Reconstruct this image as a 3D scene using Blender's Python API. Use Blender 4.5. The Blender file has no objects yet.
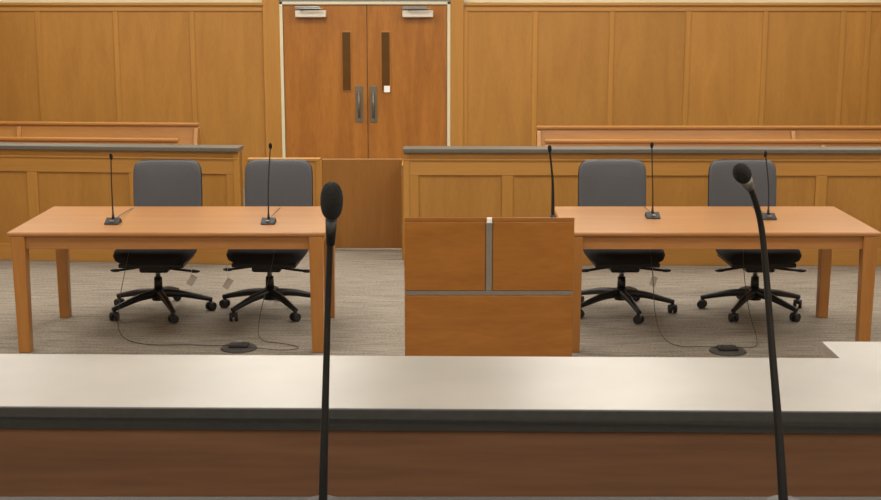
import bpy, bmesh, math, random
from mathutils import Vector, Matrix
random.seed(4)
S=bpy.context.scene
COL=S.collection
S.view_settings.view_transform='Standard'
S.view_settings.look='None'
S.view_settings.exposure=0.0

def lin(c):
    return tuple(((v/255)/12.92 if v/255<=0.04045 else ((v/255+0.055)/1.055)**2.4) for v in c)+(1,)

def newmat(name):
    m=bpy.data.materials.new(name); m.use_nodes=True
    nt=m.node_tree; b=nt.nodes['Principled BSDF']
    return m,nt,b

def plain(name,c,rough=0.5,metal=0.0,noise=0.0,nscale=40,bump=0.0,coat=0.0):
    m,nt,b=newmat(name)
    b.inputs['Roughness'].default_value=rough; b.inputs['Metallic'].default_value=metal
    b.inputs['Coat Weight'].default_value=coat
    tc=nt.nodes.new('ShaderNodeTexCoord'); n=nt.nodes.new('ShaderNodeTexNoise')
    n.inputs['Scale'].default_value=nscale; n.inputs['Detail'].default_value=4
    nt.links.new(tc.outputs['Object'],n.inputs['Vector'])
    r=nt.nodes.new('ShaderNodeValToRGB')
    l=lin(c)
    r.color_ramp.elements[0].position=0.3; r.color_ramp.elements[1].position=0.7
    r.color_ramp.elements[0].color=tuple(v*(1-noise) for v in l[:3])+(1,)
    r.color_ramp.elements[1].color=tuple(min(1,v*(1+noise)) for v in l[:3])+(1,)
    nt.links.new(n.outputs['Fac'],r.inputs['Fac']); nt.links.new(r.outputs['Color'],b.inputs['Base Color'])
    if bump>0:
        bp=nt.nodes.new('ShaderNodeBump'); bp.inputs['Strength'].default_value=bump; bp.inputs['Distance'].default_value=0.003
        nt.links.new(n.outputs['Fac'],bp.inputs['Height']); nt.links.new(bp.outputs['Normal'],b.inputs['Normal'])
    return m

def wood(name,c1,c2,axis='Z',rough=0.35,coat=0.15,vary=0.12,fine=1.0,stretch=0.07):
    m,nt,b=newmat(name)
    b.inputs['Roughness'].default_value=rough
    b.inputs['Coat Weight'].default_value=coat; b.inputs['Coat Roughness'].default_value=0.25
    N=nt.nodes.new; L=nt.links.new
    tc=N('ShaderNodeTexCoord'); oi=N('ShaderNodeObjectInfo')
    mul=N('ShaderNodeMath'); mul.operation='MULTIPLY'; mul.inputs[1].default_value=37.0
    L(oi.outputs['Random'],mul.inputs[0])
    cmb=N('ShaderNodeCombineXYZ')
    for i in range(3): L(mul.outputs[0],cmb.inputs[i])
    add=N('ShaderNodeVectorMath'); add.operation='ADD'
    L(tc.outputs['Object'],add.inputs[0]); L(cmb.outputs[0],add.inputs[1])
    mp=N('ShaderNodeMapping')
    s=[1,1,1]; s['XYZ'.index(axis)]=stretch
    mp.inputs['Scale'].default_value=s
    L(add.outputs[0],mp.inputs['Vector'])
    n1=N('ShaderNodeTexNoise'); n1.inputs['Scale'].default_value=7; n1.inputs['Detail'].default_value=3; n1.inputs['Distortion'].default_value=0.9
    n2=N('ShaderNodeTexNoise'); n2.inputs['Scale'].default_value=90*fine; n2.inputs['Detail'].default_value=5
    L(mp.outputs[0],n1.inputs['Vector']); L(mp.outputs[0],n2.inputs['Vector'])
    mx=N('ShaderNodeMix'); mx.data_type='FLOAT'; mx.inputs[0].default_value=0.38
    L(n1.outputs['Fac'],mx.inputs[2]); L(n2.outputs['Fac'],mx.inputs[3])
    r=N('ShaderNodeValToRGB'); r.color_ramp.elements[0].position=0.32; r.color_ramp.elements[1].position=0.68
    r.color_ramp.elements[0].color=lin(c1); r.color_ramp.elements[1].color=lin(c2)
    L(mx.outputs[0],r.inputs['Fac'])
    hsv=N('ShaderNodeHueSaturation')
    mr=N('ShaderNodeMapRange'); mr.inputs['To Min'].default_value=1-vary; mr.inputs['To Max'].default_value=1+vary
    L(oi.outputs['Random'],mr.inputs['Value']); L(mr.outputs[0],hsv.inputs['Value'])
    L(r.outputs['Color'],hsv.inputs['Color']); L(hsv.outputs['Color'],b.inputs['Base Color'])
    bp=N('ShaderNodeBump'); bp.inputs['Strength'].default_value=0.06; bp.inputs['Distance'].default_value=0.001
    L(n2.outputs['Fac'],bp.inputs['Height']); L(bp.outputs['Normal'],b.inputs['Normal'])
    return m

WALLW=wood('oak_wall_panel',(160,112,48),(178,128,58),'Z',0.45,0.05,0.06,1,.16)
WALLF=wood('oak_wall_stile',(168,119,52),(182,132,62),'Z',0.42,0.05,0.02)
WALLH=wood('oak_rail_horizontal',(168,119,54),(184,134,66),'X',0.42,0.05,0.02)
DOORW=wood('oak_door_veneer',(142,88,30),(174,114,46),'Z',0.38,0.1,0.03,1,.12)
TABX=wood('table_wood_x',(158,106,56),(178,124,70),'X',0.32,0.3,0.02)
TABZ=wood('table_wood_z',(158,103,46),(176,120,58),'Z',0.35,0.2,0.03)
LECT=wood('lectern_veneer',(146,91,32),(168,109,44),'X',0.35,0.2,0.02,0.7,.2)
GATEW=wood('gate_veneer',(140,93,38),(158,108,48),'Z',0.42,0.05,0.03)
PEWW=wood('pew_wood',(162,112,56),(182,130,70),'X',0.38,0.15,0.05)
BENCHW=wood('bench_walnut',(100,70,50),(124,90,66),'X',0.45,0.1,0.02,0.6)
CREAM=plain('cream_paint',(214,207,178),0.8,0,0.03,8)
CEILM=plain('ceiling_tile',(225,223,215),0.9,0,0.04,30)
CAPM=plain('rail_cap_grey_laminate',(98,95,88),0.4,0,0.08,60)
BLACKP=plain('black_plastic',(20,20,23),0.45,0,0.1,30)
BLACKR=plain('black_rubber',(30,30,34),0.6,0,0.1,30)
CABLE=plain('grey_cable_jacket',(70,67,64),0.7,0,0.1,30)
FOAM=plain('black_foam',(20,20,22),0.95,0,0.3,300,0.8)
METAL=plain('brushed_steel',(150,150,150),0.35,0.85,0.05,50)
STEELD=plain('dull_pull_plate',(120,112,98),0.45,0.5,0.05,50)
GREYM=plain('grey_strip',(136,128,118),0.4,0.2,0.05,50)
CLOSM=plain('door_closer_paint',(215,210,200),0.5,0.0,0.03,30)
SEATF=plain('black_fabric',(26,26,31),0.9,0,0.2,200,0.4)
BACKF=plain('grey_mesh_fabric',(80,81,86),0.8,0,0.12,260,0.5)
GLASSD=plain('bronze_door_glass',(88,60,28),0.2,0,0.1,5)
PAPER=plain('white_paper',(245,244,242),0.8,0,0.02,20)
BENCHT=plain('bench_top_laminate',(154,150,145),0.33,0,0.10,2.5)
EDGEM=plain('bench_black_edge',(64,66,66),0.5,0,0.1,40)
DESKG=plain('judge_ledge_dark',(40,40,42),0.6,0,0.1,40)

def carpet():
    m,nt,b=newmat('ribbed_carpet'); N=nt.nodes.new; L=nt.links.new
    tc=N('ShaderNodeTexCoord'); mp=N('ShaderNodeMapping'); mp.inputs['Scale'].default_value=(1.6,22,1)
    L(tc.outputs['Object'],mp.inputs[0])
    n=N('ShaderNodeTexNoise'); n.inputs['Scale'].default_value=2.4; n.inputs['Detail'].default_value=6; L(mp.outputs[0],n.inputs['Vector'])
    n2=N('ShaderNodeTexNoise'); n2.inputs['Scale'].default_value=60; n2.inputs['Detail'].default_value=4; L(tc.outputs['Object'],n2.inputs['Vector'])
    mx=N('ShaderNodeMix'); mx.data_type='FLOAT'; mx.inputs[0].default_value=0.45
    L(n.outputs['Fac'],mx.inputs[2]); L(n2.outputs['Fac'],mx.inputs[3])
    r=N('ShaderNodeValToRGB'); r.color_ramp.elements[0].position=0.37; r.color_ramp.elements[1].position=0.63
    r.color_ramp.elements[0].color=lin((108,101,92)); r.color_ramp.elements[1].color=lin((156,147,134))
    L(mx.outputs[0],r.inputs[0]); L(r.outputs[0],b.inputs['Base Color']); b.inputs['Roughness'].default_value=0.95
    bp=N('ShaderNodeBump'); bp.inputs['Strength'].default_value=0.4; bp.inputs['Distance'].default_value=0.004
    L(mx.outputs[0],bp.inputs['Height']); L(bp.outputs[0],b.inputs['Normal'])
    return m
CARP=carpet()

def emit(name,c,s):
    m,nt,b=newmat(name); b.inputs['Base Color'].default_value=lin(c)
    b.inputs['Emission Color'].default_value=lin(c); b.inputs['Emission Strength'].default_value=s
    return m
LENS=emit('troffer_lens',(255,244,225),2.0)

def empty(name,loc=(0,0,0),rot=0):
    e=bpy.data.objects.new(name,None); e.location=loc; e.rotation_euler=(0,0,rot); COL.objects.link(e); return e

def finish(o,mat,parent,bevel=0,seg=2,smooth=False):
    COL.objects.link(o)
    if mat: o.data.materials.append(mat)
    if parent: o.parent=parent
    if bevel>0:
        md=o.modifiers.new('bevel','BEVEL'); md.width=bevel; md.segments=seg; md.limit_method='ANGLE'
    if smooth:
        for p in o.data.polygons: p.use_smooth=True
    return o

def box(name,x0,x1,y0,y1,z0,z1,mat,parent=None,bevel=0.0,taper=1.0):
    cx,cy,cz=(x0+x1)/2,(y0+y1)/2,(z0+z1)/2
    bm=bmesh.new(); bmesh.ops.create_cube(bm,size=1)
    for v in bm.verts:
        t=taper if v.co.z<0 else 1
        v.co=Vector((v.co.x*(x1-x0)*t,v.co.y*(y1-y0)*t,v.co.z*(z1-z0)))
    me=bpy.data.meshes.new(name); bm.to_mesh(me); bm.free()
    o=bpy.data.objects.new(name,me); o.location=(cx,cy,cz)
    return finish(o,mat,parent,bevel)

def cone(name,a,b,r1,r2,mat,parent=None,seg=20,bevel=0):
    a=Vector(a); b=Vector(b); d=b-a
    bm=bmesh.new(); bmesh.ops.create_cone(bm,cap_ends=True,segments=seg,radius1=r1,radius2=r2,depth=d.length)
    bmesh.ops.rotate(bm,verts=bm.verts,matrix=d.to_track_quat('Z','Y').to_matrix())
    me=bpy.data.meshes.new(name); bm.to_mesh(me); bm.free()
    for p in me.polygons: p.use_smooth=len(p.vertices)==4
    o=bpy.data.objects.new(name,me); o.location=(a+b)/2
    return finish(o,mat,parent,bevel)

def tube(name,pts,radii,mat,parent=None,bev=1.0):
    cu=bpy.data.curves.new(name,'CURVE'); cu.dimensions='3D'; cu.bevel_depth=bev; cu.bevel_resolution=4; cu.use_fill_caps=True
    sp=cu.splines.new('NURBS'); sp.points.add(len(pts)-1); sp.use_endpoint_u=True; sp.order_u=3; sp.resolution_u=8
    for i,p in enumerate(pts):
        sp.points[i].co=(*p,1); sp.points[i].radius=radii[i] if isinstance(radii,(list,tuple)) else radii
    o=bpy.data.objects.new(name,cu); COL.objects.link(o); cu.materials.append(mat)
    if parent:o.parent=parent
    return o

def ell(name,c,r,mat,parent=None,direction=None,blunt=1.0):
    bm=bmesh.new(); bmesh.ops.create_uvsphere(bm,u_segments=24,v_segments=16,radius=1)
    for v in bm.verts:
        x,y,z=v.co
        if blunt!=1.0:
            rr=math.hypot(x,y)
            if rr>1e-6:
                nr=rr**blunt; x*=nr/rr; y*=nr/rr
        v.co=Vector((x*r[0],y*r[1],z*r[2]))
    if direction is not None:
        bmesh.ops.rotate(bm,verts=bm.verts,matrix=Vector(direction).to_track_quat('Z','Y').to_matrix())
    me=bpy.data.meshes.new(name); bm.to_mesh(me); bm.free()
    o=bpy.data.objects.new(name,me); o.location=c
    return finish(o,mat,parent,smooth=True)

def prism(name,poly,x0,x1,mat,parent=None,bevel=0):
    """polygon in (y,z) extruded along x"""
    bm=bmesh.new()
    A=[bm.verts.new((x0,y,z)) for y,z in poly]; B=[bm.verts.new((x1,y,z)) for y,z in poly]
    bm.faces.new(A); bm.faces.new(B[::-1])
    n=len(poly)
    for i in range(n): bm.faces.new((A[i],B[i],B[(i+1)%n],A[(i+1)%n]))
    bmesh.ops.recalc_face_normals(bm,faces=bm.faces)
    me=bpy.data.meshes.new(name); bm.to_mesh(me); bm.free()
    o=bpy.data.objects.new(name,me)
    return finish(o,mat,parent,bevel)

# ---------------------------------------------------------------- room
CZ=3.5; XL,XR=-6.4,6.4; YB,YF=-2.0,15.2
box('floor',XL-.1,XR+.1,YB-.1,YF+.1,-0.1,0,CARP)
box('ceiling',XL-.1,XR+.1,YB-.1,YF+.1,CZ,CZ+.1,CEILM)
box('wall_left',XL-.1,XL,YB,YF,0,CZ,CREAM)
box('wall_right',XR,XR+.1,YB,YF,0,CZ,CREAM)
box('wall_rear',XL-.1,XR+.1,YB-.1,YB,0,CZ,CREAM)
DX0,DX1=-1.745,0.075; DH=2.045; WT=2.03
wb=empty('wall_back')
box('plaster_left',XL-.1,DX0-.05,YF+.0,YF+.15,0,CZ,CREAM,wb)
box('plaster_right',DX1+.05,XR+.1,YF+.0,YF+.15,0,CZ,CREAM,wb)
box('plaster_over_door',DX0-.05,DX1+.05,YF+.0,YF+.15,DH+.05,CZ,CREAM,wb)
stL=[-6.38,-5.32,-4.46,-3.60,-2.755]; stR=[1.05,1.90,2.745,3.60,4.46,4.74,5.6,6.38]
def panelrun(xs,par):
    for a,b in zip(xs[:-1],xs[1:]):
        box('panel',a+.0,b-.0,YF-.035,YF-.001,0.1,WT,WALLW,par)
    for x in xs:
        box('stile',x-.028,x+.028,YF-.046,YF-.030,0.1,WT-.0,WALLF,par,0.004)
panelrun(stL+[DX0-.20],wb); panelrun([DX1+.20]+stR,wb)
for x0,x1 in ((XL,DX0-.2),(DX1+.2,XR)):
    box('top_rail',x0,x1,YF-.050,YF-.03,WT-.06,WT,WALLH,wb,0.003)
    box('wainscot_cap',x0,x1,YF-.075,YF-.0,WT,WT+.035,WALLH,wb,0.006)
    box('baseboard_back',x0,x1,YF-.06,YF-.001,0.0,.12,WALLH,wb,0.004)
for nm,xa,xb in (('trim_1',XL,XL+.04),('trim_2',XR-.04,XR)):
    box(nm,xa,xb,YB+.1,YF-.1,0,WT,WALLW)
# door
d=empty('door_1')
box('casing_left',DX0-.22,DX0-.035,YF-.07,YF-.002,0,DH+.10,WALLF,d,0.005)
box('casing_right',DX1+.035,DX1+.18,YF-.07,YF-.002,0,DH+.10,WALLF,d,0.005)
box('jamb_left',DX0-.035,DX0,YF-.075,YF+.1,0,DH+.03,CREAM,d,0.003)
box('jamb_right',DX1,DX1+.035,YF-.075,YF+.1,0,DH+.03,CREAM,d,0.003)
box('jamb_head',DX0-.035,DX1+.035,YF-.075,YF+.1,DH,DH+.03,CREAM,d,0.003)
mid=-.815
for nm,a,b,wx in (('leaf_left',DX0+.004,mid-.003,-1.045),('leaf_right',mid+.003,DX1-.004,-.61)):
    box(nm,a,b,YF-.05,YF-.005,0.01,DH-.004,DOORW,d,0.003)
    box('vision_frame',wx-.060,wx+.060,YF-.060,YF-.048,1.085,1.755,DOORW,d,0.004)
    box('vision_glass',wx-.044,wx+.044,YF-.063,YF-.058,1.10,1.74,GLASSD,d)
box('meeting_gap',mid-.006,mid+.006,YF-.045,YF-.01,0.01,DH-.004,BLACKR,d)
for x in (-.91,-.75):
    box('pull_plate',x-.042,x+.042,YF-.056,YF-.048,.74,1.15,STEELD,d,0.004)
    cone('pull_bar',(x,YF-.10,.80),(x,YF-.10,1.08),.012,.012,STEELD,d)
    for z in (.81,1.07): cone('pull_post',(x,YF-.10,z),(x,YF-.05,z),.009,.009,STEELD,d)
for x in (-1.43,-.25):
    box('closer_body',x-.17,x+.17,YF-.13,YF-.05,DH-.14,DH-.065,CLOSM,d,0.01)
    box('closer_arm',x-.12,x+.14,YF-.19,YF-.165,DH-.05,DH-.038,METAL,d,0.003)
    box('closer_track',x-.17,x+.10,YF-.13,YF-.075,DH-.055,DH-.02,METAL,d,0.003)
    cone('closer_spindle',(x-.1,YF-.15,DH-.065),(x-.1,YF-.15,DH-.035),.015,.015,METAL,d)
    box('arm_link',x-.11,x-.08,YF-.18,YF-.1,DH-.052,DH-.04,METAL,d)
box('door_notice',-.63,-.565,YF-.070,YF-.064,1.08,1.15,PAPER,d)

# troffers
def troffer(x,y,power,w=1.3,h=.9):
    t=empty('ceiling_light',(x,y,0))
    for nm,a in (('frame_a',(-w/2-.03,w/2+.03,-h/2-.03,-h/2)),('frame_b',(-w/2-.03,w/2+.03,h/2,h/2+.03)),('frame_c',(-w/2-.03,-w/2,-h/2,h/2)),('frame_d',(w/2,w/2+.03,-h/2,h/2))):
        box(nm,a[0],a[1],a[2],a[3],CZ-.03,CZ-.0,CLOSM,t)
    box('lens',-w/2,w/2,-h/2,h/2,CZ-.015,CZ-.0,LENS,t)
    l=bpy.data.lights.new('lamp','AREA'); l.shape='RECTANGLE'; l.size=w; l.size_y=h; l.energy=power; l.color=(1,.955,.87)
    o=bpy.data.objects.new('lamp',l); o.location=(0,0,CZ-.04); COL.objects.link(o); o.parent=t
for y,p in ((-.8,32),(1.4,20),(3.8,20),(6.4,31),(9.0,35),(11.4,36),(13.4,35)):
    for x in (-4.2,-1.4,1.4,4.2): troffer(x,y,p*(.8 if (x<-2 and y<5) else 1))

# ---------------------------------------------------------------- bar rails
def rail(name,x0,x1,y,rot,stiles,top=.955,pivot=None):
    pv=x1 if pivot is None else pivot
    e=empty(name,(pv,y,0),rot)
    a,b=x0-pv,x1-pv
    box('core',a,b,0,.08,0,top-.035,WALLW,e)
    box('cap',a-.0,b+.0,-.06,.14,top-.035,top,CAPM,e,0.006)
    box('upper_rail',a,b,-.016,0.001,top-.22,top-.035,WALLH,e,0.004)
    box('upper_moulding',a,b,-.028,-.014,top-.10,top-.087,WALLF,e,0.003)
    box('bottom_rail',a,b,-.016,0.001,0,.14,WALLH,e,0.004)
    for s in stiles:
        box('stile',s-pv-.045,s-pv+.045,-.015,0.001,.14,top-.22,WALLF,e,0.004)
    box('end_post',b-.05,b+.0,-.024,.10,0,top-.035,WALLF,e,0.004)
    box('end_post',a-.0,a+.05,-.024,.10,0,top-.035,WALLF,e,0.004)
    return e
rail('courtroom_bar_rail',-5.9,-1.615,10.80,-.10,[-5.05,-4.2,-3.35,-2.49,-1.68],.962)
rail('courtroom_bar_rail',-.30,6.2,10.80,-.012,[-.22,.54,1.38,2.22,3.06,3.9,4.75,5.6],pivot=-.30)
g=empty('courtroom_gate',(0,11.4,0))
box('gate_leaf',-1.005,-.325,0,.04,.02,.79,GATEW,g,0.004)
box('side_panel',-1.64,-1.02,0.0,.05,0,.79,WALLW,g,0.004)
box('side_panel_cap',-1.64,-1.02,-.015,.065,.775,.797,WALLH,g,0.004)
box('side_panel_stile',-1.06,-1.01,-.012,.0,0,.775,WALLF,g,0.003)
box('gate_post',-.32,-.28,-.4,.05,0,.79,WALLF,g,0.003)
for z in (.15,.65): box('hinge',-.335,-.32,-.008,.0,z,z+.08,METAL,g)
# pews
def pew(x0,x1,y,z,rot=0,piv=0):
    e=empty('courtroom_pew',(piv,y,0),rot); a=x0-piv; b=x1-piv
    prism('backrest',[(.02,.42),(.05,.42),(.13,z),(.10,z)],a,b,PEWW,e,0.004)
    box('top_rail',a,b,.075,.145,z-.0,z+.03,PEWW,e,0.008)
    box('seat',a,b,-.40,.04,.41,.45,PEWW,e,0.01)
    for k in (a,(a+b)/2-.02,b-.04):
        prism('end_panel',[(-.40,0),(.12,0),(.16,z-.02),(.06,z-.02),(-.02,.60),(-.38,.60)],k,k+.04,PEWW,e,0.005)
for y,z in ((12.55,.80),(13.65,.84)):
    pew(-6.2,-2.47,y,z,-.07,-2.47)
for y,z in ((12.55,.79),(13.65,.81)):
    pew(.98,6.2,y,z)

# ---------------------------------------------------------------- tables
def table(x0,x1,y0=8.05,y1=9.06):
    e=empty('counsel_table',((x0+x1)/2,(y0+y1)/2,0))
    w=(x1-x0)/2; h=(y1-y0)/2
    box('tabletop',-w,w,-h,h,.732,.758,TABX,e,0.008)
    box('apron_front',-w+.09,w-.09,-h+.03,-h+.055,.648,.732,TABX,e,0.003)
    box('apron_back',-w+.09,w-.09,h-.06,h-.035,.648,.732,TABX,e,0.003)
    box('apron_left',-w+.035,-w+.06,-h+.09,h-.09,.648,.732,TABX,e,0.003)
    box('apron_right',w-.06,w-.035,-h+.09,h-.09,.648,.732,TABX,e,0.003)
    for i,(sx,sy) in enumerate(((-1,-1),(1,-1),(-1,1),(1,1))):
        k=.043 if sy<0 else .040
        cx=sx*(w-.062); cy=sy*(h-(.050 if sy<0 else .06))
        box('leg_%d'%(i+1),cx-k,cx+k,cy-k,cy+k,0,.732,TABZ,e,0.005,taper=.84)
    return e
table(-2.63,-.695); table(.76,2.675)

# ---------------------------------------------------------------- chairs
def pad(name,w,d,t,mat,par,loc,rotx=0,curve=0,dome=0.01,exp=4,n=14,roty=0):
    bm=bmesh.new(); seg=48; rings=[]
    prof=[(0.0,.5),(.5,.5),(.86,.46),(.96,.3),(1.0,0),(.96,-.3),(.86,-.46),(.5,-.5),(0.0,-.5)]
    for s,zz in prof:
        ring=[]
        if s==0: ring=[bm.verts.new((0,0,zz*t+ (dome if zz>0 else 0)))]
        else:
            for k in range(seg):
                a=2*math.pi*k/seg; ca,sa=math.cos(a),math.sin(a)
                x=math.copysign(abs(ca)**(2/exp),ca)*w/2; y=math.copysign(abs(sa)**(2/exp),sa)*d/2
                zd=dome*(1-s*s) if zz>0 else 0
                ring.append(bm.verts.new((x*s,y*s,zz*t+zd)))
        rings.append(ring)
    for a,b in zip(rings[:-1],rings[1:]):
        if len(a)==1:
            for k in range(seg): bm.faces.new((a[0],b[k],b[(k+1)%seg]))
        elif len(b)==1:
            for k in range(seg): bm.faces.new((a[k],b[0],a[(k+1)%seg]))
        else:
            for k in range(seg): bm.faces.new((a[k],b[k],b[(k+1)%seg],a[(k+1)%seg]))
    for v in bm.verts: v.co.z+=curve*(v.co.x/(w/2))**2
    bmesh.ops.recalc_face_normals(bm,faces=bm.faces)
    me=bpy.data.meshes.new(name); bm.to_mesh(me); bm.free()
    o=bpy.data.objects.new(name,me); o.location=loc; o.rotation_euler=(rotx,roty,0)
    return finish(o,mat,par,smooth=True)

def chair(x,y,rot,tag=None,brot=0.2):
    e=empty('office_chair',(x,y,0),rot)   # faces -Y
    R=.355
    for k in range(5):
        a=brot+k*2*math.pi/5; c,s=math.cos(a),math.sin(a)
        tube('spoke_%d'%(k+1),[(c*.02,s*.02,.135),(c*.14,s*.14,.132),(c*.26,s*.26,.105),(c*(R+.01),s*(R+.01),.078)],[.03,.026,.021,.016],BLACKP,e)
        cone('caster_stem',(c*R,s*R,.045),(c*R,s*R,.085),.011,.011,BLACKP,e,12)
        ta=a+.9+k
        px,py=-math.sin(ta),math.cos(ta)
        for sg in (-1,1):
            q=Vector((c*R,s*R,.031)); dd=Vector((px,py,0))
            cone('caster_wheel',q+dd*sg*.008,q+dd*sg*.028,.031,.028,BLACKR,e,20)
        ell('caster_hood',(c*R,s*R,.047),(.026,.026,.019),BLACKP,e)
    cone('hub',(0,0,.09),(0,0,.17),.048,.038,BLACKP,e)
    cone('column_cover',(0,0,.16),(0,0,.25),.030,.027,BLACKP,e)
    cone('gas_cylinder',(0,0,.24),(0,0,.34),.017,.017,METAL,e)
    box('tilt_mechanism',-.10,.10,-.14,.16,.305,.365,BLACKP,e,0.015)
    box('seat_pan',-.22,.22,-.22,.21,.355,.385,BLACKP,e,0.008)
    tube('lever_height',[(.08,-.10,.335),(.18,-.12,.325),(.27,-.13,.318)],.009,BLACKP,e)
    tube('lever_tilt',[(-.08,-.06,.335),(-.18,-.08,.325),(-.26,-.09,.315)],.009,BLACKP,e)
    ell('lever_paddle',(.28,-.13,.318),(.036,.018,.012),BLACKP,e)
    ell('lever_paddle',(-.27,-.09,.315),(.036,.018,.012),BLACKP,e)
    pad('seat_cushion',.53,.50,.10,SEATF,e,(0,-.03,.425),0,0.012,.012,5)
    tube('back_spine',[(0,.12,.34),(0,.37,.34),(0,.48,.42),(0,.46,.65),(0,.49,.80)],[.028,.028,.026,.022,.016],BLACKP,e)
    pad('backrest_shell',.495,.545,.03,BLACKP,e,(0,.475,.735),math.radians(84),0.035,.0,7)
    pad('backrest_mesh',.488,.535,.03,BACKF,e,(0,.459,.735),math.radians(84),0.035,.008,7)
    if tag:
        tx,tz=tag
        tube('tag_string',[(tx,-.20,.38),(tx+.01,-.24,.33),(tx+.01,-.25,tz+.03)],.0015,PAPER,e)
        o=box('tag',-.022,.022,-.001,.001,-.038,.038,PAPER,e); o.location=(tx+.01,-.25,tz); o.rotation_euler=(-.6,.5,0)
    return e
chair(-1.955,9.14,math.radians(0),(.27,.28),.15)
chair(-1.185,9.16,math.radians(-3),(-.25,.25),.35)
chair(1.255,9.15,math.radians(3),(.16,.27),1.1)
chair(2.18,9.15,math.radians(2),None,.3)

# ---------------------------------------------------------------- lectern
LY=7.0; e=empty('lectern',(.257,LY,0))
w=.448
prism('side_panel_left',[(0.02,0),(.55,0),(.55,.88),(.02,1.0)],-w,-w+.025,LECT,e,0.002)
prism('side_panel_right',[(0.02,0),(.55,0),(.55,.88),(.02,1.0)],w-.025,w,LECT,e,0.002)
prism('sloped_top',[(0.0,1.004),(0.0,1.026),(.58,.89),(.58,.865)],-w,w,LECT,e,0.003)
box('backing',-w+.026,w-.026,.02,.03,.02,.985,GREYM,e)
box('panel_upper_left',-w,-.020,0,.02,.632,1.003,LECT,e,0.003)
box('panel_upper_right',.020,w,0,.02,.632,1.003,LECT,e,0.003)
box('panel_lower',-w,w,0,.02,.03,.605,LECT,e,0.003)
box('divider_strip',-.017,.017,.002,.02,.632,1.002,GREYM,e,0.002)
box('horizontal_strip',-w+.002,w-.002,.002,.02,.607,.630,GREYM,e,0.002)
box('shelf',-w+.03,w-.03,.04,.53,.5,.52,LECT,e)
box('top_bracket',-.014,.014,-.004,.02,.995,1.024,PAPER,e,0.003)  # small white metal bracket at the lectern's top edge, holds no lamp
box('plinth',-w+.03,w-.03,.04,.54,0,.05,BLACKP,e)

# ---------------------------------------------------------------- goosenecks on tables
def goose(x,y,z,pts,base=.04,head=.011,r=.004,name='gooseneck_microphone',hl=.022,headdir=(0,-.3,1)):
    e=empty(name,(x,y,z))
    prism('base',[(-base*1.6,0),(base*1.3,0),(base*1.1,.018),(base*.2,.036),(-base*1.5,.010)],-base*1.1,base*1.1,BLACKR,e,0.004)
    box('switch',-.012,.012,-.05,-.03,.016,.026,METAL,e,0.002)
    cone('collar',(0,0,.02),(0,0,.06),.010,.007,BLACKP,e)
    tube('gooseneck',[(0,0,.04)]+pts,[r*1.4]+[r]*(len(pts)-1)+[r*.9],BLACKR,e)
    ell('windscreen',pts[-1],(head,head,hl),FOAM,e,headdir)
    return e
goose(-2.06,8.38,.758,[(0,0,.15),(.002,-.01,.3),(.012,-.03,.425)])
goose(-1.082,8.38,.758,[(0,0,.15),(.006,0,.3),(.025,-.02,.49)])
goose(1.368,8.60,.758,[(0,0,.15),(-.01,0,.3),(-.02,-.02,.47)])
goose(2.105,8.56,.758,[(0,0,.15),(-.015,0,.3),(-.045,-.04,.42)])
m=empty('lectern_microphone',(.60,LY+.12,1.0))
cone('flange',(0,0,-.01),(0,0,.02),.02,.016,BLACKP,m)
tube('gooseneck',[(0,0,0),(0,0,.12),(-.005,0,.24),(-.022,-.01,.36)],[.010,.009,.0055,.005],BLACKP,m)
ell('windscreen',(-.023,-.012,.375),(.011,.011,.022),FOAM,m,(-.1,-.2,1))

def fbox(x,y,n):
    e=empty('floor_cable_box',(x,y,0))
    cone('base_plate',(0,0,0),(0,0,.012),.115,.105,CABLE,e,32)
    box('hinged_lid',-.06,.06,-.04,.05,.01,.03,BLACKP,e,0.006)
    box('socket',-.02,.02,.04,.07,.01,.035,METAL,e,0.003)
fbox(-1.26,8.17,0); fbox(1.78,8.10,0)
CR=.0024
tube('microphone_cable',[(-2.06,8.44,.778),(-2.07,9.07,.77),(-2.07,9.09,.70),(-2.09,8.85,.45),(-2.12,8.6,.12),(-2.06,8.4,.006),(-1.85,8.22,.006),(-1.6,8.25,.006),(-1.42,8.20,.006),(-1.29,8.19,.02)],CR,CABLE)
tube('microphone_cable',[(-1.082,8.44,.778),(-1.08,9.07,.77),(-1.08,9.09,.70),(-1.12,8.8,.4),(-1.18,8.5,.1),(-1.16,8.32,.006),(-1.0,8.28,.006),(-.85,8.16,.006),(-1.0,8.08,.006),(-1.22,8.15,.02)],CR,CABLE)
tube('microphone_cable',[(1.368,8.66,.778),(1.38,9.07,.77),(1.38,9.09,.70),(1.42,8.85,.4),(1.40,8.6,.1),(1.42,8.35,.006),(1.5,8.18,.006),(1.65,8.2,.006),(1.74,8.12,.02)],CR,CABLE)
tube('microphone_cable',[(2.105,8.62,.778),(2.11,9.07,.77),(2.10,9.09,.70),(2.0,8.8,.5),(2.0,8.55,.15),(2.02,8.3,.006),(1.95,8.14,.006),(1.84,8.13,.02)],CR,CABLE)

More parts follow.
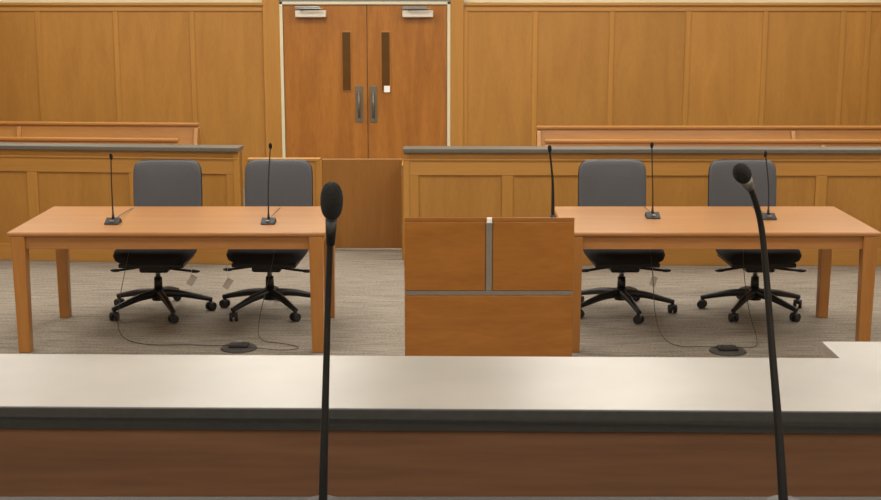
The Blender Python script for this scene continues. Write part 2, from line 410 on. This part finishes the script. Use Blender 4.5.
# ---------------------------------------------------------------- foreground benches
e=empty('clerk_bench',(0,3.457,0),-math.radians(1.1))
box('bench_top',-2.6,2.6,0.010,.54,1.075,1.10,BENCHT,e,0.002)
box('dark_edge',-2.6,2.6,-.0,.010,1.040,1.1005,EDGEM,e,0.003)
box('edge_under',-2.6,2.6,.0,.50,1.040,1.075,EDGEM,e,0.002)
box('back_panel',-2.55,2.55,.012,.04,0.0,1.04,BENCHW,e)
box('front_panel',-2.55,2.55,.47,.50,0.0,1.04,BENCHW,e)
box('kick_base',-2.55,2.55,.0,.012,0,.1,EDGEM,e)
e=empty('witness_desk',(1.437,4.10,0))
box('desk_top',0,1.7,0,.83,.865,.90,BENCHT,e,0.004)
box('panel_front',.04,1.66,.74,.76,0,.865,BENCHW,e)
box('panel_left',.04,.06,.04,.74,0,.865,BENCHW,e)
box('panel_right',1.64,1.66,.04,.74,0,.865,BENCHW,e)
e=empty('judge_bench',(0,1.2,0))
box('ledge',-2.2,2.2,.15,.65,1.455,1.481,DESKG,e,0.002)
box('front_panel',-2.15,2.15,.60,.625,0,1.455,BENCHW,e)
box('desk_surface',-2.15,2.15,-.45,.60,1.19,1.22,BENCHW,e,0.004)
box('side_left',-2.2,-2.15,-.4,.625,0,1.455,BENCHW,e)
box('side_right',2.15,2.2,-.4,.625,0,1.455,BENCHW,e)

m=empty('bench_microphone',(-.166,1.80,1.481))
cone('flange',(0,0,0),(0,0,.012),.028,.024,BLACKP,m,28)
tube('gooseneck',[(0,0,0),(.002,0,.06),(.008,.0,.20),(.014,-.01,.33),(.020,-.03,.41)],[.0064,.006,.0047,.0042,.0042],BLACKP,m)
cone('ferrule',(.019,-.026,.385),(.021,-.034,.42),.006,.008,BLACKP,m)
ell('windscreen',(.0225,-.040,.446),(.0152,.0152,.0255),FOAM,m,(.03,-.15,1),.72)
m=empty('bench_microphone',(.484,1.80,1.481))
cone('flange',(0,0,0),(0,0,.012),.028,.024,BLACKP,m,28)
tube('gooseneck',[(0,0,0),(-.008,.01,.10),(-.024,.02,.24),(-.038,.02,.36),(-.052,.01,.43),(-.074,-.015,.467)],[.0068,.0062,.005,.0044,.0042,.0042],BLACKP,m)
cone('ferrule',(-.070,-.010,.459),(-.081,-.024,.475),.0065,.0095,METAL,m)
ell('windscreen',(-.087,-.036,.482),(.0118,.0118,.019),FOAM,m,(-.4,-.7,.5),.8)

# ---------------------------------------------------------------- camera / world
c=bpy.data.cameras.new('camera'); co=bpy.data.objects.new('camera',c); COL.objects.link(co)
c.sensor_fit='HORIZONTAL'; c.sensor_width=36; c.lens=1350*36/881
co.location=(0,0,2.2); co.rotation_euler=(math.radians(90-10.9),0,0)
S.camera=co
wd=bpy.data.worlds.new('world'); S.world=wd; wd.use_nodes=True
wd.node_tree.nodes['Background'].inputs[0].default_value=(1,.95,.88,1); wd.node_tree.nodes['Background'].inputs[1].default_value=0.2
